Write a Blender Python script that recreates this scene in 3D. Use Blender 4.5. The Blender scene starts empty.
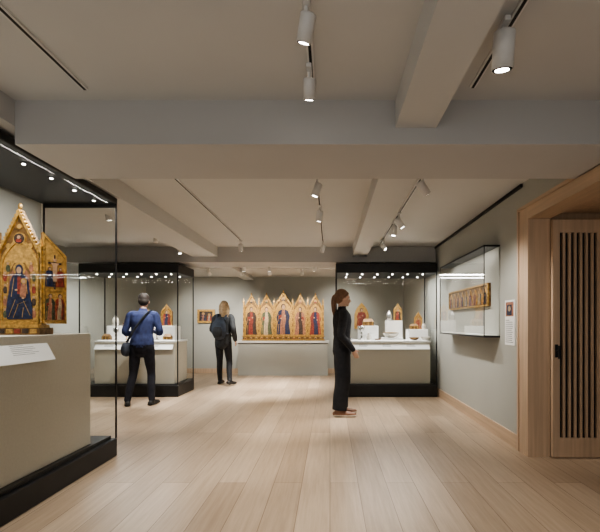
import bpy, math, random
from mathutils import Vector, Matrix, Quaternion
from mathutils.bvhtree import BVHTree
random.seed(7)
S = bpy.context.scene
COL = S.collection

# ---------------------------------------------------------------- materials
def newmat(name):
    m = bpy.data.materials.new(name); m.use_nodes = True
    return m, m.node_tree, m.node_tree.nodes['Principled BSDF']
def pmat(name, col, rough=0.6, metal=0.0, var=0.08, scale=12.0, bump=0.0, spec=0.5, emit=None, es=0):
    m, nt, b = newmat(name)
    N = nt.nodes; L = nt.links
    tc = N.new('ShaderNodeTexCoord'); no = N.new('ShaderNodeTexNoise')
    no.inputs['Scale'].default_value = scale; no.inputs['Detail'].default_value = 5
    L.new(tc.outputs['Object'], no.inputs['Vector'])
    r = N.new('ShaderNodeMapRange'); r.inputs[1].default_value = .3; r.inputs[2].default_value = .7
    L.new(no.outputs['Fac'], r.inputs[0])
    mx = N.new('ShaderNodeMix'); mx.data_type = 'RGBA'
    L.new(r.outputs[0], mx.inputs[0])
    mx.inputs[6].default_value = (*[max(0, c*(1-var)) for c in col], 1)
    mx.inputs[7].default_value = (*[min(1, c*(1+var)) for c in col], 1)
    L.new(mx.outputs[2], b.inputs['Base Color'])
    b.inputs['Roughness'].default_value = rough
    b.inputs['Metallic'].default_value = metal
    b.inputs['Specular IOR Level'].default_value = spec
    if bump:
        bp = N.new('ShaderNodeBump'); bp.inputs['Strength'].default_value = bump
        bp.inputs['Distance'].default_value = 0.01
        L.new(no.outputs['Fac'], bp.inputs['Height']); L.new(bp.outputs[0], b.inputs['Normal'])
    if emit:
        b.inputs['Emission Color'].default_value = (*emit, 1); b.inputs['Emission Strength'].default_value = es
    return m
def glassmat(name):
    m = bpy.data.materials.new(name); m.use_nodes = True
    nt = m.node_tree; N = nt.nodes; L = nt.links; N.clear()
    o = N.new('ShaderNodeOutputMaterial'); mx = N.new('ShaderNodeMixShader')
    t = N.new('ShaderNodeBsdfTransparent'); t.inputs[0].default_value = (0.97, 0.98, 0.975, 1)
    g = N.new('ShaderNodeBsdfGlossy'); g.inputs['Roughness'].default_value = 0.01
    fr = N.new('ShaderNodeFresnel'); fr.inputs[0].default_value = 1.4
    mu = N.new('ShaderNodeMath'); mu.operation = 'MULTIPLY'; mu.inputs[1].default_value = .3
    L.new(fr.outputs[0], mu.inputs[0])
    L.new(mu.outputs[0], mx.inputs[0]); L.new(t.outputs[0], mx.inputs[1]); L.new(g.outputs[0], mx.inputs[2])
    L.new(mx.outputs[0], o.inputs[0])
    return m
def woodmat(name, col, axis='Z', rough=0.5, scale=1.0):
    m, nt, b = newmat(name); N = nt.nodes; L = nt.links
    tc = N.new('ShaderNodeTexCoord'); mp = N.new('ShaderNodeMapping')
    s = [30*scale]*3; s['XYZ'.index(axis)] = 1.5*scale
    mp.inputs['Scale'].default_value = s
    L.new(tc.outputs['Object'], mp.inputs[0])
    no = N.new('ShaderNodeTexNoise'); no.inputs['Scale'].default_value = 1.0; no.inputs['Detail'].default_value = 6
    L.new(mp.outputs[0], no.inputs['Vector'])
    r = N.new('ShaderNodeValToRGB')
    r.color_ramp.elements[0].position = 0.3; r.color_ramp.elements[1].position = 0.7
    r.color_ramp.elements[0].color = (*[c*0.84 for c in col], 1); r.color_ramp.elements[1].color = (*[min(1, c*1.08) for c in col], 1)
    L.new(no.outputs['Fac'], r.inputs[0]); L.new(r.outputs[0], b.inputs['Base Color'])
    b.inputs['Roughness'].default_value = rough
    return m
def floormat():
    m, nt, b = newmat('oak_floorboards'); N = nt.nodes; L = nt.links
    tc = N.new('ShaderNodeTexCoord'); mp = N.new('ShaderNodeMapping')
    mp.inputs['Rotation'].default_value = (0, 0, math.radians(90))
    L.new(tc.outputs['Object'], mp.inputs[0])
    br = N.new('ShaderNodeTexBrick'); br.offset = 0.37; br.offset_frequency = 2; br.squash = 1
    br.inputs['Scale'].default_value = 1; br.inputs['Brick Width'].default_value = 2.3
    br.inputs['Row Height'].default_value = 0.22; br.inputs['Mortar Size'].default_value = 0.002
    br.inputs['Mortar Smooth'].default_value = 0.1; br.inputs['Bias'].default_value = 0.0
    br.inputs['Color1'].default_value = (0.60, 0.475, 0.35, 1)
    br.inputs['Color2'].default_value = (0.45, 0.34, 0.24, 1)
    br.inputs['Mortar'].default_value = (0.20, 0.135, 0.09, 1)
    L.new(mp.outputs[0], br.inputs['Vector'])
    mp2 = N.new('ShaderNodeMapping'); mp2.inputs['Scale'].default_value = (22, 1.2, 1)
    L.new(tc.outputs['Object'], mp2.inputs[0])
    no = N.new('ShaderNodeTexNoise'); no.inputs['Scale'].default_value = 1.5; no.inputs['Detail'].default_value = 8; no.inputs['Roughness'].default_value = 0.65
    L.new(mp2.outputs[0], no.inputs['Vector'])
    r = N.new('ShaderNodeValToRGB'); r.color_ramp.elements[0].position = 0.32; r.color_ramp.elements[1].position = 0.68
    r.color_ramp.elements[0].color = (0.78, 0.75, 0.72, 1); r.color_ramp.elements[1].color = (1.0, 1.0, 1.0, 1)
    L.new(no.outputs['Fac'], r.inputs[0])
    mx = N.new('ShaderNodeMix'); mx.data_type = 'RGBA'; mx.blend_type = 'MULTIPLY'; mx.inputs[0].default_value = 1
    L.new(br.outputs['Color'], mx.inputs[6]); L.new(r.outputs[0], mx.inputs[7]); L.new(mx.outputs[2], b.inputs['Base Color'])
    b.inputs['Roughness'].default_value = 0.34
    b.inputs['Specular IOR Level'].default_value = 0.45
    bp = N.new('ShaderNodeBump'); bp.inputs['Strength'].default_value = 0.15; bp.inputs['Distance'].default_value = 0.002
    L.new(br.outputs['Fac'], bp.inputs['Height']); bp.invert = True
    L.new(bp.outputs[0], b.inputs['Normal'])
    return m
M = {}
M['floor'] = floormat()
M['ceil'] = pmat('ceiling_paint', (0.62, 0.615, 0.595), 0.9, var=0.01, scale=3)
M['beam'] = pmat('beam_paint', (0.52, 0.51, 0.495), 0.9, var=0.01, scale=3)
M['wall'] = pmat('wall_paint', (0.43, 0.43, 0.39), 0.9, var=0.015, scale=3)
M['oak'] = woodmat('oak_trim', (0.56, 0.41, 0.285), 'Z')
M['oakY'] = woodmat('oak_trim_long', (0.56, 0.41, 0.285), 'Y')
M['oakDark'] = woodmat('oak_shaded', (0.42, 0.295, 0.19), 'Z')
M['black'] = pmat('black_metal', (0.018, 0.018, 0.02), 0.35, 0.4)
M['bronze'] = pmat('dark_bronze_case', (0.026, 0.027, 0.029), 0.4, 0.3)
M['glass'] = glassmat('case_glass')
M['beige'] = pmat('case_fabric', (0.62, 0.59, 0.51), 0.85, var=0.03, scale=60)
M['white'] = pmat('white_label', (0.87, 0.87, 0.85), 0.6, var=0.01)
M['offwhite'] = pmat('pale_plinth', (0.72, 0.71, 0.68), 0.7, var=0.02)
M['ink'] = pmat('label_ink', (0.16, 0.16, 0.16), 0.8)
M['lampw'] = pmat('lamp_white', (0.72, 0.71, 0.69), 0.4)
M['lens'] = pmat('lamp_lens', (0.9, 0.9, 0.85), 0.3, emit=(1, 0.95, 0.88), es=18)
M['gold'] = pmat('gilded_wood', (0.50, 0.30, 0.09), 0.38, 0.45, var=0.5, scale=40, bump=0.35)
M['golddk'] = pmat('aged_gilding', (0.20, 0.11, 0.04), 0.5, 0.3, var=0.5, scale=30, bump=0.35)
M['goldbg'] = pmat('gold_leaf_ground', (0.50, 0.30, 0.095), 0.4, 0.3, var=0.35, scale=45, bump=.15)
M['blue'] = pmat('paint_blue', (0.014, 0.022, 0.06), 0.5, var=0.6, scale=45)
M['red'] = pmat('paint_red', (0.24, 0.04, 0.024), 0.5, var=0.5, scale=45)
M['rose'] = pmat('paint_rose', (0.33, 0.145, 0.085), 0.5, var=0.45, scale=45)
M['green'] = pmat('paint_green', (0.07, 0.08, 0.04), 0.5, var=0.5, scale=45)
M['pdark'] = pmat('paint_umber', (0.05, 0.03, 0.022), 0.5, var=0.5, scale=45)
M['cream'] = pmat('paint_cream', (0.42, 0.31, 0.19), 0.5, var=0.35, scale=45)
M['pskin'] = pmat('paint_flesh', (0.46, 0.28, 0.165), 0.5, var=0.15, scale=45)
M['ceramic'] = pmat('ceramic', (0.60, 0.56, 0.49), 0.25, var=0.15)
M['silver'] = pmat('silverware', (0.45, 0.44, 0.42), 0.25, 0.8)

# ---------------------------------------------------------------- mesh builder
class B:
    def __init__(s): s.v = []; s.f = []; s.m = []; s.sm = []; s.mats = []
    def mi(s, k):
        if k not in s.mats: s.mats.append(k)
        return s.mats.index(k)
    def add(s, vs, fs, k, smooth=False, T=None):
        o = len(s.v); mi = s.mi(k)
        for p in vs:
            p = Vector(p)
            if T is not None: p = T @ p
            s.v.append(p)
        for f in fs:
            s.f.append([i+o for i in f]); s.m.append(mi); s.sm.append(smooth)
    def box(s, x0, x1, y0, y1, z0, z1, k, T=None, bev=0):
        if bev <= 0:
            vs = [(x0,y0,z0),(x1,y0,z0),(x1,y1,z0),(x0,y1,z0),(x0,y0,z1),(x1,y0,z1),(x1,y1,z1),(x0,y1,z1)]
            fs = [(0,3,2,1),(4,5,6,7),(0,1,5,4),(1,2,6,5),(2,3,7,6),(3,0,4,7)]
            s.add(vs, fs, k, False, T)
        else:
            b = bev; o = [(x0+b,y0),(x1-b,y0),(x1,y0+b),(x1,y1-b),(x1-b,y1),(x0+b,y1),(x0,y1-b),(x0,y0+b)]
            ins = [(x0+b,y0+b),(x1-b,y0+b),(x1-b,y0+b),(x1-b,y1-b),(x1-b,y1-b),(x0+b,y1-b),(x0+b,y1-b),(x0+b,y0+b)]
            vs = [(p[0],p[1],z0) for p in ins]+[(p[0],p[1],z0+b) for p in o]+[(p[0],p[1],z1-b) for p in o]+[(p[0],p[1],z1) for p in ins]
            fs = []
            for r in range(3):
                for i in range(8):
                    j = (i+1) % 8; fs.append((r*8+i, r*8+j, (r+1)*8+j, (r+1)*8+i))
            fs.append((0,5,3,1)); fs.append((24+1,24+3,24+5,24+7))
            s.add(vs, fs, k, False, T)
    def prism(s, poly, y0, y1, k, T=None):
        n = len(poly)
        vs = [(p[0], y0, p[1]) for p in poly]+[(p[0], y1, p[1]) for p in poly]
        fs = [list(range(n)), list(range(2*n-1, n-1, -1))]
        for i in range(n):
            j = (i+1) % n; fs.append((i, i+n, j+n, j))
        s.add(vs, fs, k, False, T)
    def ring(s, po, pi, y0, y1, k, T=None):
        n = len(po)
        vs = [(p[0], y0, p[1]) for p in po]+[(p[0], y0, p[1]) for p in pi]+[(p[0], y1, p[1]) for p in po]+[(p[0], y1, p[1]) for p in pi]
        fs = []
        for i in range(n):
            j = (i+1) % n
            fs += [(i, j, n+j, n+i), (i, 2*n+i, 2*n+j, j), (n+i, n+j, 3*n+j, 3*n+i)]
        s.add(vs, fs, k, False, T)
    def lathe(s, prof, k, T=None, seg=20, smooth=True):
        vs = []; fs = []
        for r, z in prof:
            for i in range(seg):
                a = 2*math.pi*i/seg; vs.append((r*math.cos(a), r*math.sin(a), z))
        for q in range(len(prof)-1):
            for i in range(seg):
                j = (i+1) % seg; fs.append((q*seg+i, q*seg+j, (q+1)*seg+j, (q+1)*seg+i))
        fs.append(list(range(seg-1, -1, -1))); o = (len(prof)-1)*seg; fs.append([o+i for i in range(seg)])
        s.add(vs, fs, k, smooth, T)
    def ell(s, c, r, k, T=None, seg=16, rings=10, R=None):
        vs = []; fs = []
        for q in range(rings+1):
            th = math.pi*q/rings
            for i in range(seg):
                a = 2*math.pi*i/seg
                p = Vector((r[0]*math.sin(th)*math.cos(a), r[1]*math.sin(th)*math.sin(a), r[2]*math.cos(th)))
                if R is not None: p = R @ p
                vs.append(p+Vector(c))
        for q in range(rings):
            for i in range(seg):
                j = (i+1) % seg; fs.append((q*seg+i, (q+1)*seg+i, (q+1)*seg+j, q*seg+j))
        s.add(vs, fs, k, True, T)
    def tube(s, pts, rad, k, T=None, ref=(0,1,0), seg=14, sub=4, cap=True):
        P = [Vector(p) for p in pts]
        Rr = [(r, r) if not isinstance(r, (tuple, list)) else r for r in rad]
        pp = []; rr = []
        n = len(P)
        for i in range(n-1):
            p0 = P[i-1] if i > 0 else P[0]*2-P[1]; p3 = P[i+2] if i+2 < n else P[n-1]*2-P[n-2]
            for q in range(sub):
                t = q/sub
                c = 0.5*((2*P[i])+(P[i+1]-p0)*t+(2*p0-5*P[i]+4*P[i+1]-p3)*t*t+(3*P[i]-p0-3*P[i+1]+p3)*t**3)
                pp.append(c); e = t*t*(3-2*t)
                rr.append((Rr[i][0]*(1-e)+Rr[i+1][0]*e, Rr[i][1]*(1-e)+Rr[i+1][1]*e))
        pp.append(P[-1]); rr.append(Rr[-1])
        if cap:
            d = (pp[0]-pp[1]).normalized(); h = min(rr[0])
            pre = [(pp[0]+d*h*0.95, (rr[0][0]*0.3, rr[0][1]*0.3)), (pp[0]+d*h*0.7, (rr[0][0]*0.71, rr[0][1]*0.71)), (pp[0]+d*h*0.35, (rr[0][0]*0.93, rr[0][1]*0.93))]
            d = (pp[-1]-pp[-2]).normalized(); h = min(rr[-1])
            post = [(pp[-1]+d*h*0.35, (rr[-1][0]*0.93, rr[-1][1]*0.93)), (pp[-1]+d*h*0.7, (rr[-1][0]*0.71, rr[-1][1]*0.71)), (pp[-1]+d*h*0.95, (rr[-1][0]*0.3, rr[-1][1]*0.3))]
            if cap == 'flat': post = []
            pp = [a for a, _ in pre]+pp+[a for a, _ in post]; rr = [b for _, b in pre]+rr+[b for _, b in post]
        u = None; vs = []; fs = []
        for i, c in enumerate(pp):
            t = (pp[min(i+1, len(pp)-1)]-pp[max(i-1, 0)]).normalized()
            if u is None:
                u = Vector(ref).cross(t)
                if u.length < 0.2: u = Vector((1, 0, 0)).cross(t)
            else: u = u-t*u.dot(t)
            u.normalize(); w = t.cross(u)
            for q in range(seg):
                a = 2*math.pi*q/seg; vs.append(c+u*rr[i][0]*math.cos(a)+w*rr[i][1]*math.sin(a))
        for i in range(len(pp)-1):
            for q in range(seg):
                j = (q+1) % seg; fs.append((i*seg+q, i*seg+j, (i+1)*seg+j, (i+1)*seg+q))
        fs.append(list(range(seg-1, -1, -1))); o = (len(pp)-1)*seg; fs.append([o+i for i in range(seg)])
        s.add(vs, fs, k, True, T)
    def mesh(s, name):
        me = bpy.data.meshes.new(name); me.from_pydata([tuple(v) for v in s.v], [], s.f)
        for k in s.mats: me.materials.append(M[k])
        me.polygons.foreach_set('material_index', s.m); me.polygons.foreach_set('use_smooth', s.sm)
        me.update(); return me
    def obj(s, name, loc=(0,0,0), parent=None, rot=0):
        o = bpy.data.objects.new(name, s.mesh(name)); COL.objects.link(o)
        o.location = loc; o.rotation_euler = (0, 0, rot)
        if parent: o.parent = parent
        return o
def bx(name, x0, x1, y0, y1, z0, z1, k):
    b = B(); b.box(x0, x1, y0, y1, z0, z1, k); return b.obj(name)
def empty(name, loc=(0,0,0), rot=0):
    e = bpy.data.objects.new(name, None); COL.objects.link(e); e.location = loc; e.rotation_euler = (0, 0, rot); e.empty_display_size = 0.1
    return e

# ---------------------------------------------------------------- room shell
CE = 2.62; CB = 2.45; UB = 2.35; XR = 1.88; XL = -4.7; YB = 10.2; Y0 = -0.6
bx('floor', XL-0.2, 3.4, Y0, YB+0.2, -0.1, 0, 'floor')
bx('ceiling', XL-0.2, 3.4, Y0, 7.4, CE, CE+0.1, 'ceil')
bx('ceiling_rear', XL-0.2, 3.4, 7.4, YB+0.2, CB, CB+0.1, 'ceil')
bx('wall_back', XL-0.2, 3.4, YB, YB+0.2, 0, CB, 'wall')
bx('wall_left', XL-0.2, XL, 3.85, YB, 0, CE, 'wall')
b = B(); b.box(XL-0.2, -2.78, Y0, 3.85, 0, CE, 'wall'); b.obj('wall_left_near')
b = B(); b.box(XR, XR+0.17, 3.96, YB, 0, CE, 'wall'); b.box(XR, XR+0.17, Y0, 1.7, 0, CE, 'wall'); b.box(XR, XR+0.17, 1.7, 3.96, 2.38, CE, 'wall')
b.obj('wall_right')
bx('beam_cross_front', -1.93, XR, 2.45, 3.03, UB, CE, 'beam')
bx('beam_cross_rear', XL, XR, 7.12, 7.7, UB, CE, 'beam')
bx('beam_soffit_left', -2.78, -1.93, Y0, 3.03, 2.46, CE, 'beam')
bx('beam_long_right_front', 0.40, 0.65, Y0, 2.45, CB, CE, 'ceil')
bx('beam_long_right_rear', 0.40, 0.65, 3.03, 7.12, CB, CE, 'ceil')
bx('beam_long_left', -2.45, -2.0, 3.03, 7.12, CB, CE, 'ceil')
bx('beam_rear_left', -2.2, -1.95, 7.7, YB, 2.37, CB, 'ceil')
bx('beam_rear_right', 0.40, 0.65, 7.7, YB, 2.37, CB, 'ceil')
bx('ceiling_slot_shadow', XR-0.025, XR, 3.9, 7.1, CE-0.035, CE-0.005, 'black')  # solid black strip stands in for the shadow inside the ceiling slot
b = B(); b.box(XR-0.018, XR, 3.96, YB, 0, 0.14, 'oakY'); b.obj('baseboard_right')
bx('baseboard_back', XL, XR-0.02, YB-0.018, YB, 0, 0.12, 'oak')
bx('baseboard_left', XL, XL+0.018, 3.85, YB-0.02, 0, 0.12, 'oakY')
# portal
b = B()
b.box(XR-0.02, XR+0.19, 3.76, 3.96, 0, 2.38, 'oak')
b.box(XR-0.02, XR+0.19, 1.7, 3.76, 2.24, 2.38, 'oakY')
b.box(XR-0.02, XR+0.19, 1.5, 1.7, 0, 2.38, 'oak')
b.box(XR-0.032, XR-0.02, 3.93, 3.96, 0, 2.38, 'oak')
b.box(XR-0.032, XR-0.02, 1.7, 3.96, 2.35, 2.38, 'oakY')
b.obj('trim_portal')
b = B()
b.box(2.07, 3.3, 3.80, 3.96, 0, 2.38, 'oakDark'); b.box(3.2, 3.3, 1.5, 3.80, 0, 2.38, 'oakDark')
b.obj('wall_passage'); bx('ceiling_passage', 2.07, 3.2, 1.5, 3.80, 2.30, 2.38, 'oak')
# door leaf
b = B(); dx0, dx1, dy0, dy1 = 2.072, 2.60, 3.715, 3.755
b.box(dx0, 2.135, dy0, dy1, 0.01, 2.22, 'oak'); b.box(2.505, dx1, dy0, dy1, 0.01, 2.22, 'oak')
b.box(2.135, 2.505, dy0, dy1, 2.10, 2.22, 'oak'); b.box(2.135, 2.505, dy0, dy1, 0.01, 0.19, 'oak')
b.box(2.135, 2.505, dy0+0.025, dy1-0.005, 0.19, 2.10, 'black')
n = 7
for i in range(n):
    w = 0.37/(n)
    b.box(2.135+i*w+w*0.56, 2.135+i*w+w*0.99, dy0+0.002, dy0+0.025, 0.19, 2.10, 'oak')
b.box(2.09, 2.115, dy0-0.006, dy0, 0.94, 1.06, 'black'); b.lathe([(0.009, 0), (0.009, 0.04)], 'black', Matrix.Translation((2.102, dy0-0.006, 1.0)) @ Matrix.Rotation(math.pi/2, 4, 'X'))
b.box(2.095, 2.109, dy0-0.05, dy0-0.04, 0.93, 1.05, 'black')
b.obj('door_1')

# ---------------------------------------------------------------- panel paintings
def arch(cx, w, z0, zs, zp, n=5):
    pts = [(cx-w/2, z0), (cx+w/2, z0), (cx+w/2, zs)]
    for i in range(1, n):
        t = i/n; pts.append((cx+w/2*(1-t**1.35), zs+(zp-zs)*(t**0.8)))
    pts.append((cx, zp))
    for i in range(n-1, 0, -1):
        t = i/n; pts.append((cx-w/2*(1-t**1.35), zs+(zp-zs)*(t**0.8)))
    pts.append((cx-w/2, zs)); return pts
def gable(cx, w, z0, zs, zp):
    return [(cx-w/2, z0), (cx+w/2, z0), (cx+w/2, zs), (cx, zp), (cx-w/2, zs)]
def disc(b, cx, cz, r, y0, y1, k, T, n=14, rz=None):
    rz = rz or r
    b.prism([(cx+r*math.cos(2*math.pi*i/n), cz+rz*math.sin(2*math.pi*i/n)) for i in range(n)], y0, y1, k, T)
def saint(b, cx, z0, h, w, y, robe, cloak, T, flip=1):
    def X(p): return [(cx+flip*a*w, z0+c*h) for a, c in p][::flip]
    b.prism(X([(-.44, 0), (.46, 0), (.40, .22), (.36, .42), (.42, .60), (.30, .76), (.10, .82), (-.10, .82), (-.30, .76), (-.44, .56), (-.36, .40), (-.42, .18)]), y-.004, y, cloak, T)
    b.prism(X([(-.22, 0), (.12, 0), (.10, .28), (.16, .50), (.09, .80), (-.09, .80), (-.12, .55), (-.20, .30)]), y-.006, y-.004, robe, T)
    for a0, a1, c0, c1 in ((-.36, -.30, .02, .34), (.24, .33, .02, .50), (.34, .25, .10, .60), (-.30, -.36, .42, .68), (.17, .20, .30, .74)):
        b.prism(X([(a0, c0), (a0+.022, c0), (a1+.022, c1), (a1, c1)]), y-.0052, y-.004, 'goldbg' if a0 < 0 else 'pdark', T)
    for a0, a1 in ((-.10, -.06), (.02, .05)):
        b.prism(X([(a0, .02), (a0+.02, .02), (a1+.02, .45), (a1, .45)]), y-.0068, y-.006, 'pdark', T)
    disc(b, cx, z0+h*.90, w*.26, y-.004, y, 'gold', T); disc(b, cx, z0+h*.90, w*.21, y-.005, y-.004, 'goldbg', T)
    disc(b, cx, z0+h*.90, w*.15, y-.0065, y-.005, 'pdark', T, 12, w*.19)
    disc(b, cx+flip*w*.015, z0+h*.885, w*.105, y-.008, y-.0065, 'pskin', T, 12, w*.15)
    disc(b, cx+flip*w*.10, z0+h*.60, w*.06, y-.009, y-.006, 'pskin', T, 8); disc(b, cx-flip*w*.14, z0+h*.52, w*.055, y-.010, y-.006, 'pskin', T, 8)
    b.prism(X([(-.28, .50), (-.12, .52), (-.12, .64), (-.28, .62)]), y-.008, y-.006, 'red', T)
def spire(b, cx, z0, z1, w, y, T):
    b.box(cx-w/2, cx+w/2, y-w, y, z0, z1-w*3.4, 'gold', T)
    for q in range(1, 6):
        zz = z0+(z1-w*3.4-z0)*q/6; b.box(cx-w*.3, cx+w*.3, y-w*1.04, y-w, zz-(z1-z0)*.055, zz+(z1-z0)*.02, 'golddk', T)
    b.box(cx-w*.72, cx+w*.72, y-w*1.2, y, z1-w*3.6, z1-w*3.2, 'gold', T)
    z = z1-w*3.2; b.add([(cx-w/2, y-w, z), (cx+w/2, y-w, z), (cx+w/2, y, z), (cx-w/2, y, z), (cx, y-w/2, z1)], [(0,1,4),(1,2,4),(2,3,4),(3,0,4),(3,2,1,0)], 'gold', False, T)
def gothic_panel(b, cx, w, z0, zs, zp, robe, cloak, T, y=0.0, gfig=True, flip=1):
    b.prism(gable(cx, w, z0, zs, zp), y, y+0.04, 'golddk', T)
    b.ring(gable(cx, w, z0, zs, zp), gable(cx, w*.88, z0+w*.05, zs-w*.02, zp-w*.15), y-0.018, y, 'gold', T)
    ai = arch(cx, w*.82, z0+w*.06, zs-w*.28, zs+w*.20); ao = arch(cx, w*.90, z0+w*.03, zs-w*.26, zs+w*.28)
    b.ring(ao, ai, y-0.012, y, 'gold', T); b.prism(ai, y-0.004, y, 'goldbg', T)
    saint(b, cx, z0+w*.07, (zs+w*.10-z0-w*.07), w*.88, y-0.004, robe, cloak, T, flip)
    if gfig:
        zc = zs+(zp-zs)*.52; disc(b, cx, zc, w*.11, y-0.008, y, 'goldbg', T); disc(b, cx, zc, w*.055, y-.011, y-.008, 'pskin', T)
        disc(b, cx, zc-w*.10, w*.09, y-.010, y-.008, cloak, T, 10, w*.06)
    for sx in (-1, 1):
        for i in range(1, 7):
            t = i/7; b.ell((cx+sx*w/2*(1-t)*1.02, y-.008, zs+(zp-zs)*t+w*.02), (w*.035, w*.035, w*.045), 'gold', T, 8, 5)
    b.ell((cx, y-.008, zp+w*.05), (w*.045, w*.04, w*.08), 'gold', T, 8, 6)

# polyptych
b = B(); ws = [0.355, 0.355, 0.44, 0.355, 0.355]
cl = [('red', 'pdark'), ('cream', 'green'), ('rose', 'blue'), ('pdark', 'rose'), ('blue', 'red')]
T = None; tot = sum(ws)+0.12
b.box(-tot/2-.02, tot/2+.02, -0.05, 0.07, 0, 0.03, 'gold')
b.box(-tot/2, tot/2, 0.005, 0.045, 0.1, 0.86, 'goldbg')
b.box(-tot/2, tot/2, -0.03, 0.05, 0.03, 0.10, 'golddk'); b.box(-tot/2-.02, tot/2+.02, -0.045, 0.06, 0.10, 0.12, 'gold')
for i in range(15):
    px = -tot/2+0.07+i*(tot-.14)/14; disc(b, px, 0.066, 0.032, -0.034, -0.03, 'goldbg', T, 12, .03); disc(b, px, 0.07, 0.012, -0.038, -0.034, 'pskin', T); disc(b, px, 0.05, 0.02, -0.037, -0.034, ['red', 'blue', 'green'][i % 3], T, 10, .011)
x = -tot/2+0.03
for i, w in enumerate(ws):
    zp = 1.18 if i == 2 else 1.12
    zs = 0.86 if i == 2 else 0.80
    gothic_panel(b, x+w/2, w*.98, 0.12, zs, zp, cl[i][0], cl[i][1], T, flip=(1 if i < 3 else -1)); spire(b, x-.005, 0.12, 1.05, 0.032, 0, T); x += w+0.015
spire(b, x-.005, 0.12, 1.05, 0.032, 0, T)
b.obj('polyptych_altarpiece', (-1.14, 9.78, 0.845))
b = B(); b.box(-1.12, 1.12, -0.25, 0.25, 0.79, 0.84, 'offwhite', bev=.006); b.box(-1.09, 1.09, -0.22, 0.25, 0.0, 0.79, 'wall'); b.box(-1.09, 1.09, -0.225, -0.22, 0.77, 0.785, 'black')
b.obj('altarpiece_plinth', (-1.14, 9.92, 0))

# framed wall paintings
b = B(); fr = arch(0, .36, 0, .36, .66); fi = arch(0, .28, .04, .35, .57)
b.prism(fr, 0, .03, 'golddk'); b.ring(fr, fi, -.02, 0, 'gold'); b.prism(fi, -.004, 0, 'goldbg'); saint(b, 0, .05, .47, .28, -.004, 'red', 'red', None)
b.obj('arched_icon_painting', (0.80, YB-.03, 1.13))
b = B(); b.box(-.22, .22, 0, .03, 0, .34, 'golddk'); b.ring([(-.22,0),(.22,0),(.22,.34),(-.22,.34)], [(-.17,.05),(.17,.05),(.17,.29),(-.17,.29)], -.02, 0, 'gold')
b.box(-.17, .17, -.003, 0, .05, .29, 'pdark'); saint(b, -.07, .05, .2, .14, -.003, 'rose', 'blue', None); saint(b, .08, .05, .17, .13, -.003, 'cream', 'red', None)
b.obj('framed_painting', (-3.15, YB-.03, 1.28))

# ---------------------------------------------------------------- display cases
def text_lines(b, x0, x1, y, z0, z1, n, T, k='ink', th=.13):
    for i in range(n):
        zz = z1-(i+.5)*(z1-z0)/n; xe = x1-(random.random()*.25*(x1-x0) if i else .5*(x1-x0))
        b.box(x0, xe, y-.0012, y, zz-(z1-z0)/n*th, zz+(z1-z0)/n*th, k, T)
def bowl(b, x, y, z, r, h, k):
    b.lathe([(r*.35, 0), (r*.38, h*.12), (r*.75, h*.45), (r*.97, h*.9), (r, h), (r*.93, h), (r*.7, h*.5), (r*.1, h*.2)], k, Matrix.Translation((x, y, z)))
def chalice(b, x, y, z, s, k):
    b.lathe([(.05*s, 0), (.048*s, .01*s), (.012*s, .03*s), (.01*s, .08*s), (.022*s, .09*s), (.01*s, .10*s), (.012*s, .12*s), (.04*s, .15*s), (.045*s, .2*s), (.04*s, .2*s), (.01*s, .14*s)], k, Matrix.Translation((x, y, z)))
def jar(b, x, y, z, s, k):
    b.lathe([(.035*s, 0), (.05*s, .03*s), (.06*s, .08*s), (.05*s, .13*s), (.025*s, .16*s), (.024*s, .18*s), (.034*s, .19*s), (.03*s, .19*s)], k, Matrix.Translation((x, y, z)))
def casket(b, x, y, z, w, h, k):
    b.box(x-w/2, x+w/2, y-w*.3, y+w*.3, z, z+h*.6, k); b.add([(x-w/2, y-w*.3, z+h*.6), (x+w/2, y-w*.3, z+h*.6), (x+w/2, y+w*.3, z+h*.6), (x-w/2, y+w*.3, z+h*.6), (x-w*.35, y, z+h), (x+w*.35, y, z+h)], [(0,1,5,4),(1,2,5),(2,3,4,5),(3,0,4)], k)
    for q in (-.4, 0, .4): b.box(x+w*q-.006, x+w*q+.006, y-w*.3-.003, y-w*.3, z, z+h*.6, 'gold')

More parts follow.
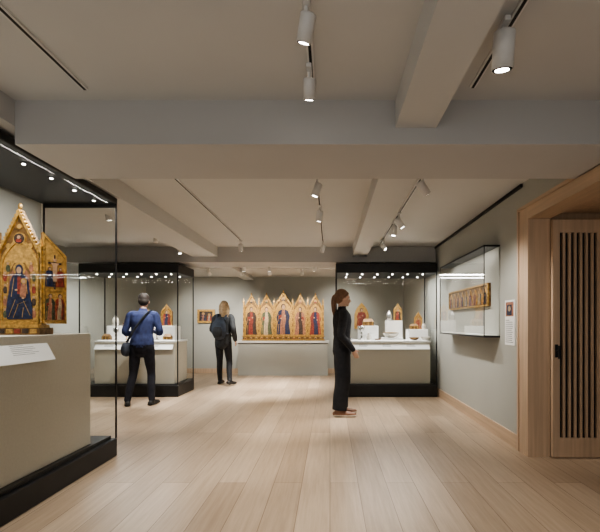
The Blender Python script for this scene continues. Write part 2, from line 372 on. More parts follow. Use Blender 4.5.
def island_case(name, x0, x1, y0, y1, items):
    e = empty(name, ((x0+x1)/2, (y0+y1)/2, 0)); w = (x1-x0)/2; d = (y1-y0)/2
    b = B(); b.box(-w, w, -d, d, 0, .20, 'bronze', bev=.008); b.box(-w+.01, w-.01, -d+.01, d-.01, .20, .215, 'bronze')
    b.obj('base', parent=e)
    b = B(); b.box(-w+.22, w-.10, -d+.10, d-.10, .215, .95, 'beige'); b.box(-w+.21, w-.09, -d+.09, d-.09, .93, .955, 'white'); b.obj('inner_plinth', parent=e)
    b = B(); b.box(-w, w, -d, d, 2.13, 2.29, 'bronze', bev=.005)
    for i in range(6):
        for yy in (-d*.5, d*.5):
            b.lathe([(.014, 0), (.014, .006)], 'lens', Matrix.Translation((-w+.2+i*(2*w-.4)/5, yy, 2.124)))
    b.obj('hood', parent=e)
    b = B()
    for sx in (-1, 1):
        for sy in (-1, 1): b.box(sx*(w-.012)-.008, sx*(w-.012)+.008, sy*(d-.012)-.008, sy*(d-.012)+.008, .2, 2.13, 'black')
    b.obj('corner_posts', parent=e)
    b = B(); X = w-.01; Y = d-.01
    for P in ([(-X,-Y),(X,-Y)], [(X,-Y),(X,Y)], [(X,Y),(-X,Y)], [(-X,Y),(-X,-Y)]):
        (a, c), (p, q) = P; b.add([(a, c, .215), (p, q, .215), (p, q, 2.13), (a, c, 2.13)], [(0,1,2,3)], 'glass')
    b.obj('glass_panes', parent=e)
    b = B(); T = Matrix.Translation((0, -d+.095, .87)) @ Matrix.Rotation(math.radians(-38), 4, 'X')
    b.box(-w+.24, w-.12, -.012, 0, -.08, .12, 'white', T)
    n = 3
    for i in range(n):
        xa = -w+.40+i*(2*w-.5)/n; text_lines(b, xa, xa+.16, -.012, -.03, .06, 4, T)
    b.obj('label_rail', parent=e)
    b = B(); items(b, w, d); b.obj('exhibits', parent=e)
    for yy in (-d+.14, d*.35):
        ld = bpy.data.lights.new(name+'_led', 'AREA'); ld.shape = 'RECTANGLE'; ld.size = 2*w-.4; ld.size_y = .12; ld.energy = 26 if yy < 0 else 15; ld.color = (1, .98, .95)
        lo = bpy.data.objects.new('hood_led', ld); COL.objects.link(lo); lo.parent = e; lo.location = (.03, yy, 2.11)
    return e
def itemsR(b, w, d):
    z = .955
    b.box(-w+.42, -w+.78, -.02, .2, z, z+.26, 'white', bev=.004); casket(b, -w+.60, .08, z+.26, .2, .13, 'golddk')
    b.box(-.03, .33, -.18, .08, z, z+.05, 'white'); bowl(b, .13, -.07, z+.05, .15, .08, 'ceramic'); bowl(b, .13, -.07, z+.131, .15, .012, 'gold')
    b.box(.45, .80, -.08, .2, z, z+.20, 'white', bev=.004)
    bowl(b, .52, -.22, z, .09, .06, 'golddk'); bowl(b, .72, -.22, z, .09, .07, 'ceramic'); casket(b, .56, .0, z+.20, .15, .10, 'golddk'); jar(b, .74, -.0, z+.20, .6, 'ceramic')
    b.box(.08, .38, .16, .34, z, z+.36, 'offwhite')
    T = Matrix.Translation((.30, .24, z+.36)); gothic_panel(b, 0.0, .15, 0.0, .20, .30, 'red', 'pdark', T, y=-.04)
    jar(b, .14, .22, z+.36, 1.0, 'silver')
    T = Matrix.Translation((.67, .14, z+.20)); gothic_panel(b, 0.0, .15, 0, .20, .31, 'red', 'rose', T)
    chalice(b, -.40, -.1, z, 1.3, 'silver'); bowl(b, -.62, -.2, z, .07, .04, 'silver'); chalice(b, -.20, .1, z, 1.1, 'gold'); jar(b, -.28, -.15, z, .7, 'ceramic'); bowl(b, -.12, -.2, z, .06, .035, 'golddk')
def itemsL(b, w, d):
    z = .955
    b.box(-w+.25, -w+1.05, .02, .25, z, z+.26, 'white', bev=.004); b.box(w-.58, w-.2, -.03, .25, z, z+.26, 'white', bev=.004)
    for i in range(4): (bowl(b, -w+.36+i*.19, .12, z+.26, .06, .06, ['ceramic', 'golddk', 'silver'][i % 3]) if i % 2 else jar(b, -w+.36+i*.19, .12, z+.26, 1.0, 'ceramic'))
    for i in range(7): (chalice(b, -w+.35+i*.18, -.18, z, .8+.3*(i % 2), ['gold', 'silver'][i % 2]) if i % 3 else casket(b, -w+.35+i*.18, -.15, z, .14, .12, 'golddk'))
    T = Matrix.Translation((w-.40, .1, z+.26)); gothic_panel(b, 0, .2, 0, .26, .38, 'blue', 'red', T)
    T = Matrix.Translation((-w+.95, .14, z+.26)); gothic_panel(b, 0, .13, .0, .2, .3, 'red', 'green', T)
island_case('display_case', 0.10, 1.84, 6.85, 7.75, itemsR)
island_case('display_case', -4.31, -2.60, 6.85, 7.65, itemsL)

# near left case
e = empty('glass_display_case', (-2.37, 2.65, 0))
cx, cy = -2.37, 2.65
def bo(b, name): return b.obj(name, (-cx, -cy, 0), parent=e)
b = B(); b.box(-2.72, -2.02, 1.4, 3.80, .0, .17, 'bronze', bev=.008); b.box(-2.71, -2.06, 1.4, 3.76, .17, .20, 'bronze'); bo(b, 'base')
b = B(); b.box(-2.70, -2.10, 1.45, 3.51, .20, 1.17, 'beige', bev=.004); bo(b, 'inner_plinth')
b = B(); b.box(-2.72, -2.02, 1.4, 3.80, 2.385, 2.44, 'bronze', bev=.005)
for i in range(8):
    b.lathe([(.011, 0), (.011, .012)], 'lens', Matrix.Translation((-2.16, 1.7+i*.28, 2.375)))
    b.lathe([(.022, 0), (.022, .015)], 'black', Matrix.Translation((-2.16, 1.7+i*.28, 2.379)))
bo(b, 'hood')
b = B()
for px, py in ((-2.028, 3.792), (-2.712, 3.792), (-2.028, 1.41), (-2.712, 1.41)): b.box(px-.006, px+.006, py-.006, py+.006, .17, 2.39, 'black')
b.box(-2.715, -2.025, 3.785, 3.795, 2.35, 2.385, 'black'); bo(b, 'corner_posts')
b = B()
b.add([(-2.025, 1.41, .2), (-2.025, 3.79, .2), (-2.025, 3.79, 2.385), (-2.025, 1.41, 2.385)], [(0,1,2,3)], 'glass')
b.add([(-2.025, 3.79, .2), (-2.71, 3.79, .2), (-2.71, 3.79, 2.385), (-2.025, 3.79, 2.385)], [(0,1,2,3)], 'glass'); bo(b, 'glass_panes')
b = B(); T = Matrix.Translation((-2.085, 2.74, 1.06)) @ Matrix.Rotation(math.pi/2, 4, 'Z') @ Matrix.Rotation(math.radians(-28), 4, 'X')
b.box(-.30, .23, -.01, 0, -.085, .08, 'white', T); text_lines(b, -.13, .11, -.01, -.03, .05, 6, T, th=.07); bo(b, 'label_rail')
for i in range(3):
    ld = bpy.data.lights.new('case_led', 'AREA'); ld.shape = 'RECTANGLE'; ld.size = .08; ld.size_y = .6; ld.energy = 9; ld.color = (1, .97, .92)
    lo = bpy.data.objects.new('hood_led', ld); COL.objects.link(lo); lo.parent = e; lo.location = (.32, -.7+i*.7, 2.36); lo.rotation_euler = (0, math.radians(6), 0)
# triptych
b = B(); T = Matrix.Translation((-2.30, 2.97, 1.172))
b.box(-.19, .19, -.06, .08, 0, .05, 'golddk', T); b.box(-.17, .17, -.05, .07, .05, .075, 'gold', T)
for i in range(6): b.box(-.17+i*.058, -.125+i*.058, -.063, -.06, .01, .042, ['red', 'pdark', 'goldbg'][i % 3], T)
w = .32; z0, zs, zp = .075, .60, .93
b.prism(gable(0, w, z0, zs, zp), 0, .04, 'golddk', T)
b.ring(gable(0, w, z0, zs, zp), gable(0, w*.90, z0+.018, zs, zp-.045), -.02, 0, 'gold', T)
ai = arch(0, w*.78, z0+.028, zs-.08, zs+.10); b.ring(arch(0, w*.86, z0+.015, zs-.07, zs+.13), ai, -.012, 0, 'gold', T); b.prism(ai, -.004, 0, 'goldbg', T)
yy = -.004
b.prism([(-.095, .11), (.095, .11), (.095, .36), (.08, .46), (.04, .53), (-.04, .53), (-.08, .46), (-.095, .36)], yy-.002, yy, 'golddk', T)
b.prism([(-.08, .14), (.08, .14), (.08, .36), (.065, .45), (.035, .505), (-.035, .505), (-.065, .45), (-.08, .36)], yy-.003, yy-.002, 'rose', T)
for sx in (-1, 1): b.box(sx*.088-.005, sx*.088+.005, yy-.004, yy-.002, .11, .40, 'gold', T); b.ell((sx*.088, yy, .41), (.010, .006, .016), 'gold', T, 8, 6)
b.prism([(-.090, .115), (.095, .115), (.098, .19), (.085, .27), (.074, .33), (.068, .39), (.052, .43), (.026, .452), (.024, .49), (-.024, .49), (-.026, .452), (-.052, .43), (-.068, .39), (-.074, .33), (-.088, .26), (-.098, .18)], yy-.006, yy-.003, 'blue', T)
for a, c, p, q in ((-.08, .13, -.03, .26), (.08, .14, .03, .25), (-.045, .125, -.01, .22), (.060, .30, .045, .42), (-.060, .28, -.04, .42), (.02, .125, .03, .2), (-.02, .22, .05, .25)):
    b.prism([(a, c), (a+.0035, c), (p+.0035, q), (p, q)], yy-.0075, yy-.006, 'goldbg', T)
b.prism([(-.014, .30), (.012, .30), (.012, .43), (-.012, .43)], yy-.007, yy-.006, 'red', T)
disc(b, 0, .487, .047, yy-.0045, yy-.003, 'gold', T, 20); disc(b, 0, .482, .028, yy-.008, yy-.006, 'blue', T, 16, .038); disc(b, 0, .476, .018, yy-.010, yy-.008, 'pskin', T, 14, .025)
b.prism([(.005, .28), (.050, .27), (.058, .33), (.045, .375), (.02, .375), (.008, .33)], yy-.009, yy-.006, 'rose', T); disc(b, .035, .395, .022, yy-.008, yy-.006, 'gold', T); disc(b, .035, .393, .013, yy-.011, yy-.008, 'pskin', T)
disc(b, -.02, .33, .010, yy-.010, yy-.006, 'pskin', T, 8, .007); disc(b, .03, .27, .010, yy-.010, yy-.006, 'pskin', T, 8, .006)
for sx in (-1, 1):
    for qi, zz in enumerate((.13, .22, .31, .40, .47)):
        xx = sx*(.106 if qi < 4 else .086)
        disc(b, xx, zz+.06, .018, yy-.003, yy, 'gold', T, 12); disc(b, xx, zz+.056, .010, yy-.005, yy-.003, 'pskin', T, 10); disc(b, xx, zz+.02, .016, yy-.004, yy, ['green', 'rose', 'pdark', 'red'][(qi+(sx > 0)) % 4], T, 10, .028)
disc(b, 0, .71, .046, -.010, 0, 'gold', T, 20); disc(b, 0, .71, .038, -.013, -.010, 'pdark', T, 20); disc(b, 0, .72, .013, -.016, -.013, 'pskin', T, 12); disc(b, 0, .695, .022, -.015, -.013, 'red', T, 12, .014)
disc(b, 0, .80, .018, -.010, 0, 'goldbg', T, 12)
for sx in (-1, 1):
    disc(b, sx*.08, .655, .02, -.010, 0, 'goldbg', T, 12)
    for i in range(1, 12):
        t = i/12; b.ell((sx*w/2*(1-t)*1.03, -.008, zs+(zp-zs)*t+.008), (.009, .010, .012), 'gold', T, 8, 5)
    spire(b, sx*w/2, z0, .72, .020, 0, T)
b.ell((0, 0, zp+.02), (.014, .012, .026), 'gold', T)
def wing(b, T, c):
    w = .16
    P = [(0, .08), (w, .08), (w, .60), (0, .76)] if c > 0 else [(-w, .08), (0, .08), (0, .76), (-w, .60)]
    Q = [(.012, .10), (w-.012, .10), (w-.012, .585), (.012, .73)] if c > 0 else [(-w+.012, .10), (-.012, .10), (-.012, .73), (-w+.012, .585)]
    b.prism(P, 0, .022, 'golddk', T); b.ring(P, Q, -.012, 0, 'gold', T); b.prism(Q, -.003, 0, 'goldbg', T)
    m = c*w/2
    b.box(m-.005, m+.005, -.006, -.003, .34, .60, 'pdark', T); b.box(m-.045, m+.045, -.006, -.003, .53, .545, 'pdark', T)
    b.prism([(m-.012, .40), (m+.012, .40), (m+.016, .52), (m+.03, .54), (m-.03, .54), (m-.016, .52)], -.009, -.006, 'pskin', T); disc(b, m, .56, .013, -.010, -.006, 'pskin', T)
    saint(b, m-.035, .36, .15, .07, -.003, 'blue', 'blue', T); saint(b, m+.037, .36, .15, .07, -.003, 'red', 'red', T)
    b.box(m-w/2+.014, m+w/2-.014, -.006, -.003, .325, .34, 'gold', T)
    saint(b, m-.032, .11, .20, .085, -.003, 'rose', 'green', T); saint(b, m+.034, .11, .20, .085, -.003, 'cream', 'red', T)
wing(b, Matrix.Translation((-2.30+.165, 2.97, 1.172)) @ Matrix.Rotation(math.radians(58), 4, 'Z'), 1)
wing(b, Matrix.Translation((-2.30-.165, 2.97, 1.172)) @ Matrix.Rotation(math.radians(-35), 4, 'Z'), -1)
b.obj('triptych_altarpiece')

# right wall case
e = empty('wall_display_case', (1.79, 5.3, 1.1)); cx, cy, cz = 1.79, 5.3, 1.1
def bo2(b, name): return b.obj(name, (-cx, -cy, -cz), parent=e)
a0, a1, c0, c1 = 1.70, 1.879, 4.42, 6.18
b = B(); b.box(a0, a1, c0, c1, 1.10, 1.12, 'black'); b.box(a0, a1, c0, c1, 2.105, 2.125, 'black'); b.box(a1-.012, a1, c0, c1, 1.12, 2.105, 'wall')
for px, py in ((a0+.005, c0+.005), (a0+.005, c1-.005), (a1-.006, c0+.005), (a1-.006, c1-.005)): b.box(px-.004, px+.004, py-.004, py+.004, 1.12, 2.11, 'black')
bo2(b, 'frame')
b = B()
b.add([(a0, c0, 1.12), (a0, c1, 1.12), (a0, c1, 2.1), (a0, c0, 2.1)], [(0,1,2,3)], 'glass'); b.add([(a0, c0, 1.12), (a1-.01, c0, 1.12), (a1-.01, c0, 2.1), (a0, c0, 2.1)], [(0,1,2,3)], 'glass')
b.add([(a0, c1, 1.12), (a1-.01, c1, 1.12), (a1-.01, c1, 2.1), (a0, c1, 2.1)], [(0,1,2,3)], 'glass'); bo2(b, 'glass_panes')
b = B(); T = Matrix.Translation((1.84, 5.40, 1.46)) @ Matrix.Rotation(-math.pi/2, 4, 'Z')
L2 = .76
b.box(-L2, L2, 0, .026, 0, .27, 'golddk', T); b.ring([(-L2,0),(L2,0),(L2,.27),(-L2,.27)], [(-L2+.02,.02),(L2-.02,.02),(L2-.02,.25),(-L2+.02,.25)], -.015, 0, 'gold', T)
for i in range(9):
    px = -L2+.10+i*(2*L2-.20)/8; b.prism(arch(px, .14, .03, .15, .235), -.004, 0, 'goldbg', T)
    saint(b, px, .03, .17, .13, -.004, ['red','cream','blue'][i % 3], ['pdark','red','rose','blue'][i % 4], T)
    b.lathe([(.008, .03), (.008, .15)], 'gold', T @ Matrix.Translation((px+.08, -.006, 0)), 8)
bo2(b, 'painted_predella')
b = B(); b.box(a1-.16, a1-.012, 4.46, 6.14, 1.12, 1.13, 'white'); bo2(b, 'label_strip')
ld = bpy.data.lights.new('case_led', 'AREA'); ld.shape = 'RECTANGLE'; ld.size = .06; ld.size_y = 1.6; ld.energy = 3; ld.color = (1, .96, .9)
lo = bpy.data.objects.new('hood_led', ld); COL.objects.link(lo); lo.parent = e; lo.location = (-.06, 0, .995); lo.rotation_euler = (0, math.radians(-12), 0)
# wall label
b = B(); b.box(XR-.008, XR, 4.06, 4.28, 1.03, 1.50, 'white'); T = Matrix.Translation((XR-.008, 4.17, 0)) @ Matrix.Rotation(-math.pi/2, 4, 'Z')
b.box(-.09, .09, -.001, 0, 1.33, 1.48, 'rose', T); b.box(-.06, .05, -.002, -.001, 1.34, 1.45, 'blue', T); disc(b, 0, 1.41, .03, -.003, -.001, 'cream', T)
text_lines(b, -.09, .08, 0, 1.05, 1.30, 12, T); b.obj('wall_text_label')

# ---------------------------------------------------------------- track lights
def track(x, y0, y1, z=CE):
    b = B(); b.box(x-.017, x+.017, y0, y1, z-.012, z, 'lampw'); b.box(x-.007, x+.007, y0, y1, z-.014, z-.012, 'black'); b.obj('track_rail')
track(-1.42, 1.2, 2.32); track(.82, 1.2, 2.3); track(-.10, 1.2, 2.3)
track(-1.45, 3.2, 6.6); track(-.12, 3.2, 6.9); track(.85, 3.2, 6.9); track(-2.52, 3.95, 6.9)
def spot(x, y, target, energy=50, ang=60, z=CE, s=1.0, col=(1, .955, .89), blend=.9, drop=.085, size=.04):
    top = z-.014; e = empty('track_spotlight', (x, y, top))
    d = (Vector(target)-Vector((x, y, top-drop-.05*s))).normalized()
    q = d.to_track_quat('-Z', 'Y').to_matrix().to_4x4()
    b = B(); b.box(-.014, .014, -.05, .05, -.022, 0, 'lampw', bev=.003); b.tube([(0, 0, -.02), (0, 0, -drop*.5), (0, 0, -drop)], [.008]*3, 'lampw', seg=8, sub=1)
    T = Matrix.Translation((0, 0, -drop-.03*s)) @ q
    r = .036*s; l = .12*s
    b.lathe([(r*.75, l*.5), (r*.95, l*.47), (r, l*.42), (r, -l*.5), (r*.92, -l*.5), (r*.88, -l*.40), (r*.05, -l*.38)], 'lampw', T, 20)
    b.lathe([(r*.93, -l*.505), (r*.88, -l*.42), (r*.6, -l*.41)], 'black', T, 20); b.lathe([(r*.66, -l*.52), (r*.6, -l*.42)], 'lens', T, 20)
    b.obj('lamp_body', parent=e)
    ld = bpy.data.lights.new('spot_beam', 'SPOT'); ld.energy = energy*1.8; ld.spot_size = math.radians(ang); ld.spot_blend = blend; ld.color = col; ld.shadow_soft_size = size
    lo = bpy.data.objects.new('spot_beam', ld); COL.objects.link(lo); lo.parent = e
    lo.matrix_local = Matrix.Translation((0, 0, -drop-.03*s)) @ q @ Matrix.Translation((0, 0, -l*.5-.01))
spot(.78, 1.80, (.9, 2.5, 0), 42, 75, s=1.3)
spot(-.10, 1.68, (-.7, 2.9, 0), 42, 65, s=.9)
spot(-.11, 2.12, (-.2, 3.3, 0), 42, 65, s=.85)
spot(-.12, 3.7, (-1.0, 3.9, 0), 65, 60)
spot(-.12, 4.6, (-.5, 5.2, 0), 105, 52)
spot(-.12, 6.6, (-.9, 7.6, 0), 140, 56)
spot(-1.45, 6.5, (-1.4, 7.3, 0), 150, 54)
spot(.85, 3.65, (XR, 4.1, 1.2), 45, 65, s=1.1)
spot(.85, 4.9, (XR, 5.0, 1.0), 48, 65, s=1.1)
spot(.85, 5.3, (.5, 5.4, 0), 95, 52, s=1.1)
spot(.85, 6.4, (XR, 5.9, 1.1), 40, 65)
spot(-2.52, 4.55, (-2.5, 5.4, 0), 95, 55)
spot(-2.52, 5.8, (-3.2, 6.5, .6), 80, 60)
spot(-2.52, 6.7, (-2.2, 6.6, .0), 90, 60)
b = B(); b.box(-4.2, 1.6, 8.58, 8.614, CB-.012, CB, 'lampw'); b.obj('track_rail')
for x in (-3.4, -2.6, -1.9, -1.3, -.6, .3):
    if x < -2.0 or x > 0: spot(x, 8.6, (x*.95, YB, 1.3), 45, 75, z=CB, drop=.06)
    else: spot(x, 8.6, (x, 9.8, 1.4), 60, 55, z=CB, drop=.06, col=(1, .93, .83))
b = B(); b.box(-2.4, .2, 7.90, 7.934, CB-.012, CB, 'lampw'); b.obj('track_rail')
for x in (-1.7, -1.2, -.3): spot(x, 7.92, (x, 8.5, 0), 110, 60, z=CB, drop=.05)

# ---------------------------------------------------------------- people
M['skin'] = pmat('skin', (.60, .38, .28), .55, var=.05, scale=30); M['lip'] = pmat('lips', (.45, .18, .15), .5); M['eyew'] = pmat('eye_white', (.8, .78, .75), .3); M['iris'] = pmat('iris', (.05, .03, .02), .3)
M['hair_brown'] = pmat('hair_brown', (.19, .10, .055), .5, var=.4, scale=60, bump=.4); M['hair_dark'] = pmat('hair_dark', (.02, .014, .011), .65, var=.4, scale=60, bump=.4)
M['hair_blond'] = pmat('hair_blond', (.36, .25, .14), .5, var=.45, scale=60, bump=.4)
M['sweater'] = pmat('black_sweater', (.020, .020, .024), .9, var=.3, scale=40, bump=.2); M['trouser'] = pmat('black_trousers', (.013, .013, .016), .9, var=.3, scale=20)
M['shirt_blue'] = pmat('blue_shirt', (.035, .05, .14), .85, var=.3, scale=15, bump=.25); M['navy'] = pmat('navy_trousers', (.013, .014, .022), .9, var=.3, scale=20)
M['jacket'] = pmat('charcoal_jacket', (.03, .033, .037), .85, var=.3, scale=15); M['shoe_brown'] = pmat('brown_leather_shoe', (.22, .11, .065), .5); M['shoe_black'] = pmat('black_shoe', (.012, .012, .012), .5)
M['sole'] = pmat('pale_sole', (.62, .54, .45), .7); M['bagcol'] = pmat('bag_canvas', (.035, .045, .065), .8, var=.3)

def hand(b, wrist, direction, palmn, thumbside, s=.95, curl=.5):
    d = Vector(direction).normalized(); n = Vector(palmn); n = (n-d*n.dot(d)).normalized(); t = Vector(thumbside); t = (t-d*t.dot(d)-n*t.dot(n)).normalized(); W = Vector(wrist)
    b.tube([W-d*.02, W+d*.02*s, W+d*.055*s, W+d*.085*s], [(.020, .022), (.023*s, .017*s), (.038*s, .016*s), (.036*s, .013*s)], 'skin', ref=n, seg=12)
    for i, (off, ln) in enumerate(((.028, .068), (.010, .076), (-.009, .070), (-.027, .055))):
        p0 = W+d*.078*s+t*off*s; a = curl*(.5+.12*i)
        d1 = (d*math.cos(a*.5)+n*math.sin(a*.5)); d2 = (d*math.cos(a*1.2)+n*math.sin(a*1.2)); d3 = (d*math.cos(a*1.9)+n*math.sin(a*1.9))
        p1 = p0+d1*ln*.45*s; p2 = p1+d2*ln*.32*s; p3 = p2+d3*ln*.25*s
        b.tube([p0, p1, p2, p3], [.0088*s, .0085*s, .0078*s, .0065*s], 'skin', seg=8, sub=2)
    p0 = W+d*.025*s+t*.024*s; p1 = p0+(d*.6+t*.7+n*.25).normalized()*.038*s; p2 = p1+(d*.9+t*.25+n*.3).normalized()*.032*s
    b.tube([p0, p1, p2], [.013*s, .0105*s, .008*s], 'skin', seg=8, sub=3)

def person(name, loc, rot, P):
    e = empty(name, loc, rot); b = B(); fw = P.get('w', 1.0)
    top, bot, shoe = P['top'], P['bot'], P['shoe']; lean = P.get('lean', 0.0)
    def tz(z): return Vector((0, lean*(max(0, z-.95)/.5), z))
    prof = [(.84, .150, .110), (.93, .165, .122), (1.0, .155, .112), (1.08, .138, .102), (1.18, .148, .108), (1.29, .168, .118), (1.37, .165, .108), (1.425, .115, .085), (1.455, .062, .060)]
    lo_ = P.get('loose', 0)
    b.tube([tz(z) for z, _, _ in prof if z < 1.0], [(x*fw, y) for z, x, y in prof if z < 1.0], bot, sub=3, seg=24)
    hem = P.get('hem', .92)
    b.tube([tz(hem)]+[tz(z) for z, _, _ in prof if z > .99], [((.158+lo_)*fw, .118+lo_)]+[((x+lo_*(z < 1.4))*fw, y+lo_*(z < 1.4)) for z, x, y in prof if z > .99], top, sub=3, seg=24)
    hd = tz(1.60)+Vector((0, .018+lean*.25+P.get('hf', 0), P.get('hz', 0)))
    b.tube([tz(1.42), tz(1.47), hd+Vector((0, -.02, -.05))], [(.058, .058), (.050, .052), (.050, .052)], 'skin', sub=3)
    b.tube([tz(1.42), tz(1.462)], [(.072, .070), (.058, .060)], top, sub=2)
    for sd in (-1, 1):
        K = P['knee_r'] if sd > 0 else P['knee_l']; A = P['ank_r'] if sd > 0 else P['ank_l']; yaw = P.get('fy_r' if sd > 0 else 'fy_l', 0)
        r = P.get('leg', [(.092, .098), (.078, .085), (.060, .064), (.058, .060), (.048, .050)])
        H = Vector((sd*.085*fw, 0, .88)); K = Vector(K); A = Vector(A)
        b.tube([H, H.lerp(K, .45), K, K.lerp(A, .45)+Vector((0, -.006 if P.get('flat') else -.012, 0)), A+Vector((0, 0, P.get('cuff', 0)))], r, bot, seg=18, cap='flat' if P.get('flat') else True)
        f = Vector((math.sin(yaw), math.cos(yaw), 0)); tip = P.get('tip_r' if sd > 0 else 'tip_l', 0)
        base = Vector((A.x, A.y, A.z-.055)); q = P.get('fs', 1.0)
        b.tube([base-f*.05*q+Vector((0, 0, tip)), base+f*.03+Vector((0, 0, tip*.5+.006)), base+f*.11*q+Vector((0, 0, -.002)), base+f*.175*q+Vector((0, 0, -.008))], [(.036, .036), (.040, .044), (.045, .034), (.038, .026)], shoe, seg=14, ref=(0, 0, 1))
        b.tube([A+Vector((0, 0, .02)), base+Vector((0, 0, tip*.5))], [(.042, .046), (.042, .048)], shoe, sub=2)
        if tip < .02: b.tube([base-f*.056*q+Vector((0, 0, -.022)), base+f*.05+Vector((0, 0, -.022)), base+f*.185*q+Vector((0, 0, -.022))], [(.043, .017), (.046, .017), (.044, .017)], P.get('sole', shoe), seg=14, ref=(0, 0, 1))
    for sd in (-1, 1):
        E = Vector(P['el_r'] if sd > 0 else P['el_l']); Wt = Vector(P['wr_r'] if sd > 0 else P['wr_l']); hdv = P['hd_r'] if sd > 0 else P['hd_l']
        Sh = tz(1.385)+Vector((sd*.168*fw, 0, 0)); q = lo_*.8
        b.tube([tz(1.39)+Vector((sd*.08*fw, 0, 0)), Sh, Sh.lerp(E, .5), E, E.lerp(Wt, .5), E.lerp(Wt, .96)], [(.062, .062), .058+q*.4, .050+q, .044+q, .039+q, .031+q*.8], top, seg=16)
        pn = P.get('pn_r' if sd > 0 else 'pn_l', (-sd, 0, 0)); th = P.get('th', (0, 1, 0))
        hand(b, Wt, hdv, pn, th, .95, P.get('curl', .55))
    yaw = P.get('yaw', 0); pit = P.get('pitch', 0)
    R = (Matrix.Rotation(-yaw, 4, 'Z') @ Matrix.Rotation(-pit, 4, 'X')); T = Matrix.Translation(hd) @ R
    b.ell((0, -.012, .028), (.072, .090, .088), 'skin', T, 24, 16); b.ell((0, .022, -.032), (.055, .066, .074), 'skin', T, 20, 14)
    b.ell((0, .066, -.086), (.024, .020, .018), 'skin', T); b.ell((0, .06, .022), (.052, .026, .035), 'skin', T)
    b.tube([(0, .082, .008), (0, .095, -.012), (0, .102, -.026)], [.008, .010, .013], 'skin', T, seg=10, sub=2); b.ell((.009, .092, -.030), (.009, .010, .008), 'skin', T); b.ell((-.009, .092, -.030), (.009, .010, .008), 'skin', T)
    b.ell((0, .083, -.052), (.021, .010, .006), 'lip', T); b.ell((0, .081, -.060), (.018, .010, .007), 'lip', T)
    for sx in (-1, 1):
        b.ell((sx*.072, -.004, -.008), (.010, .018, .030), 'skin', T); b.ell((sx*.029, .076, .000), (.013, .010, .009), 'eyew', T); b.ell((sx*.029, .083, .000), (.006, .005, .006), 'iris', T)
        b.tube([(sx*.014, .084, .020), (sx*.030, .083, .024), (sx*.046, .074, .019)], [.004, .0045, .003], P['hair'], T, seg=8, sub=2)
    hr = P['hair']
    b.ell((0, -.028, .043), (.084, .096, .090), hr, T, 24, 16); b.ell((0, -.055, -.005), (.078, .064, .075), hr, T, 20, 14)
    st = P['style']
    if st == 'pony':
        b.tube([(0, -.10, .03), (0, -.125, .0), (0, -.13, -.07), (0, -.12, -.15), (0, -.115, -.23)], [.030, .036, .036, .030, .012], hr, T, seg=14)
        for sx in (-1, 1): b.tube([(sx*.05, .05, .075), (sx*.074, .015, .04), (sx*.074, -.035, -.01)], [.014, .018, .016], hr, T, seg=10)
    elif st == 'long':
        b.ell((0, -.045, .0), (.090, .075, .095), hr, T, 20, 14)
        b.tube([(0, -.05, .03), (0, -.085, -.05), (0, -.115, -.12), (0, -.13, -.19)], [(.088, .06), (.095, .055), (.092, .045), (.07, .025)], hr, T, ref=(0, 1, 0), seg=18)
        for sx in (-1, 1): b.tube([(sx*.05, .05, .08), (sx*.080, .02, .02), (sx*.084, .0, -.08), (sx*.08, -.02, -.17)], [.018, .024, .028, .016], hr, T, seg=10)
    for v in b.v:
        if v.z < .001: v.z = .001
    src = b.mesh('src'); tmp = bpy.data.objects.new('tmp', src); COL.objects.link(tmp)
    m = tmp.modifiers.new('r', 'REMESH'); m.mode = 'VOXEL'; m.voxel_size = .0062; m.use_smooth_shade = True
    m2 = tmp.modifiers.new('s', 'SMOOTH'); m2.factor = .5; m2.iterations = 3
    dg = bpy.context.evaluated_depsgraph_get(); dg.update()
    me = bpy.data.meshes.new_from_object(tmp.evaluated_get(dg)); me.name = 'body'
    bv = BVHTree.FromPolygons([tuple(v) for v in b.v], b.f)
    me.materials.clear()
    for k in b.mats: me.materials.append(M[k])
    mi = []
    for p in me.polygons:
        r = bv.find_nearest(p.center); mi.append(b.m[r[2]] if r[2] is not None else 0)
    me.polygons.foreach_set('material_index', mi); me.polygons.foreach_set('use_smooth', [True]*len(me.polygons)); me.update()
    bpy.data.objects.remove(tmp)
    o = bpy.data.objects.new('body', me); COL.objects.link(o); o.parent = e
    return e
wide = [(.095, .105), (.094, .106), (.090, .102), (.090, .102), (.086, .098)]
person('woman_in_black_sweater', (.165, 5.49, 0), -math.pi/2+.12, dict(top='sweater', bot='trouser', shoe='shoe_brown', sole='sole', hair='hair_brown', style='pony', w=.93, loose=.012, hem=.88, leg=wide, cuff=-.002, fs=1.15, flat=True,
    knee_r=(.085, .0, .48), knee_l=(-.085, .015, .48), ank_r=(.09, -.05, .095), ank_l=(-.09, .0, .095), fy_r=.15, fy_l=-.1,
    el_r=(.21, -.04, 1.10), wr_r=(.185, .12, .91), hd_r=(-.1, .45, -.9), el_l=(-.21, -.04, 1.10), wr_l=(-.19, .08, .90), hd_l=(.1, .3, -.9), pitch=.10, lean=.0))
ep = person('man_in_blue_shirt', (-2.90, 6.17, 0), .12, dict(top='shirt_blue', bot='navy', shoe='shoe_black', hair='hair_dark', style='short', w=1.08, loose=.006, hem=.93, lean=.05,
    knee_r=(.12, .06, .48), knee_l=(-.13, .0, .47), ank_r=(.15, -.02, .095), ank_l=(-.19, -.06, .095), fy_r=.2, fy_l=-.35,
    el_r=(.26, .03, 1.12), wr_r=(.12, .23, 1.13), hd_r=(-.8, .4, .1), pn_r=(0, -1, 0), el_l=(-.26, .03, 1.12), wr_l=(-.13, .22, 1.08), hd_l=(.8, .4, .1), pn_l=(0, -1, 0), th=(0, 0, 1), pitch=.2, yaw=-.15))
b = B()
b.tube([(.13, .05, 1.45), (.11, -.05, 1.435), (.03, -.105, 1.32), (-.10, -.13, 1.12), (-.19, -.08, .98)], [(.020, .006)]*5, 'bagcol', ref=(0, 1, 0), seg=10)
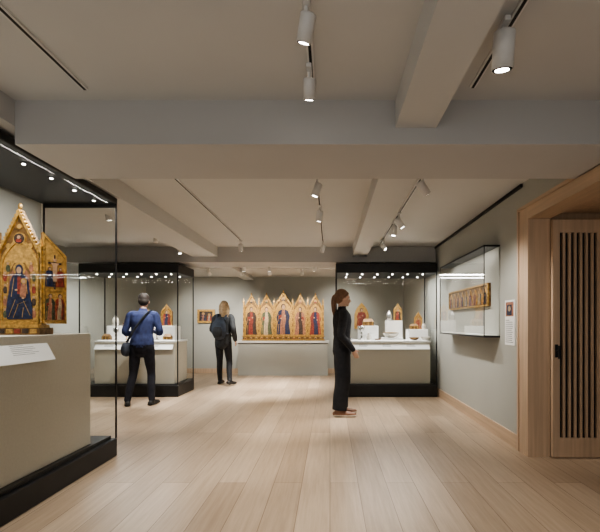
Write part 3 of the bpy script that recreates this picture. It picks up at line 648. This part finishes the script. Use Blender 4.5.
b.tube([(-.20, .13, .86), (-.215, -.03, .86), (-.20, -.16, .87)], [(.05, .10), (.06, .11), (.05, .10)], 'bagcol', ref=(0, 0, 1), seg=16); b.obj('shoulder_bag', parent=ep)
ep = person('woman_with_backpack', (-2.19, 8.2, 0), -.15, dict(top='jacket', bot='trouser', shoe='shoe_black', hair='hair_blond', style='long', w=.98, loose=.018, hem=.86, lean=.02,
    knee_r=(.10, .08, .48), knee_l=(-.10, .06, .48), ank_r=(.20, -.14, .11), ank_l=(-.13, .14, .095), fy_r=.3, fy_l=-.1, tip_r=.03,
    el_r=(.24, -.05, 1.12), wr_r=(.22, .10, .92), hd_r=(0, .4, -.9), el_l=(-.24, .0, 1.13), wr_l=(-.15, .20, 1.08), hd_l=(.3, .8, .3), yaw=-.5, pitch=.0))
b = B()
b.tube([(0, -.19, 1.00), (0, -.215, 1.10), (0, -.205, 1.24), (0, -.17, 1.34)], [(.12, .065), (.15, .085), (.14, .075), (.09, .045)], 'bagcol', ref=(0, 1, 0), seg=20)
b.tube([(0, -.27, 1.02), (0, -.285, 1.10), (0, -.27, 1.18)], [(.09, .03), (.10, .035), (.085, .025)], 'jacket', ref=(0, 1, 0), seg=16)
for sx in (-1, 1): b.tube([(sx*.09, -.13, 1.34), (sx*.10, -.04, 1.455), (sx*.11, .08, 1.40), (sx*.13, .13, 1.25), (sx*.15, .02, 1.08), (sx*.12, -.13, 1.05)], [(.022, .007)]*6, 'bagcol', seg=10)
b.obj('backpack', parent=ep)

# ---------------------------------------------------------------- world + camera
w = bpy.data.worlds.new('gallery_ambient'); S.world = w; w.use_nodes = True
w.node_tree.nodes['Background'].inputs[0].default_value = (1, .985, .965, 1); w.node_tree.nodes['Background'].inputs[1].default_value = .62
cam = bpy.data.cameras.new('camera'); co = bpy.data.objects.new('camera', cam); COL.objects.link(co)
co.location = (0, 0, 1.25); co.rotation_euler = (math.pi/2, 0, 0)
cam.sensor_width = 36; cam.lens = 24; cam.shift_x = -.05; cam.shift_y = 58/600
S.camera = co
try:
    S.view_settings.look = 'AgX - Medium High Contrast'; S.view_settings.exposure = 0.15
except Exception as ex: print(ex)
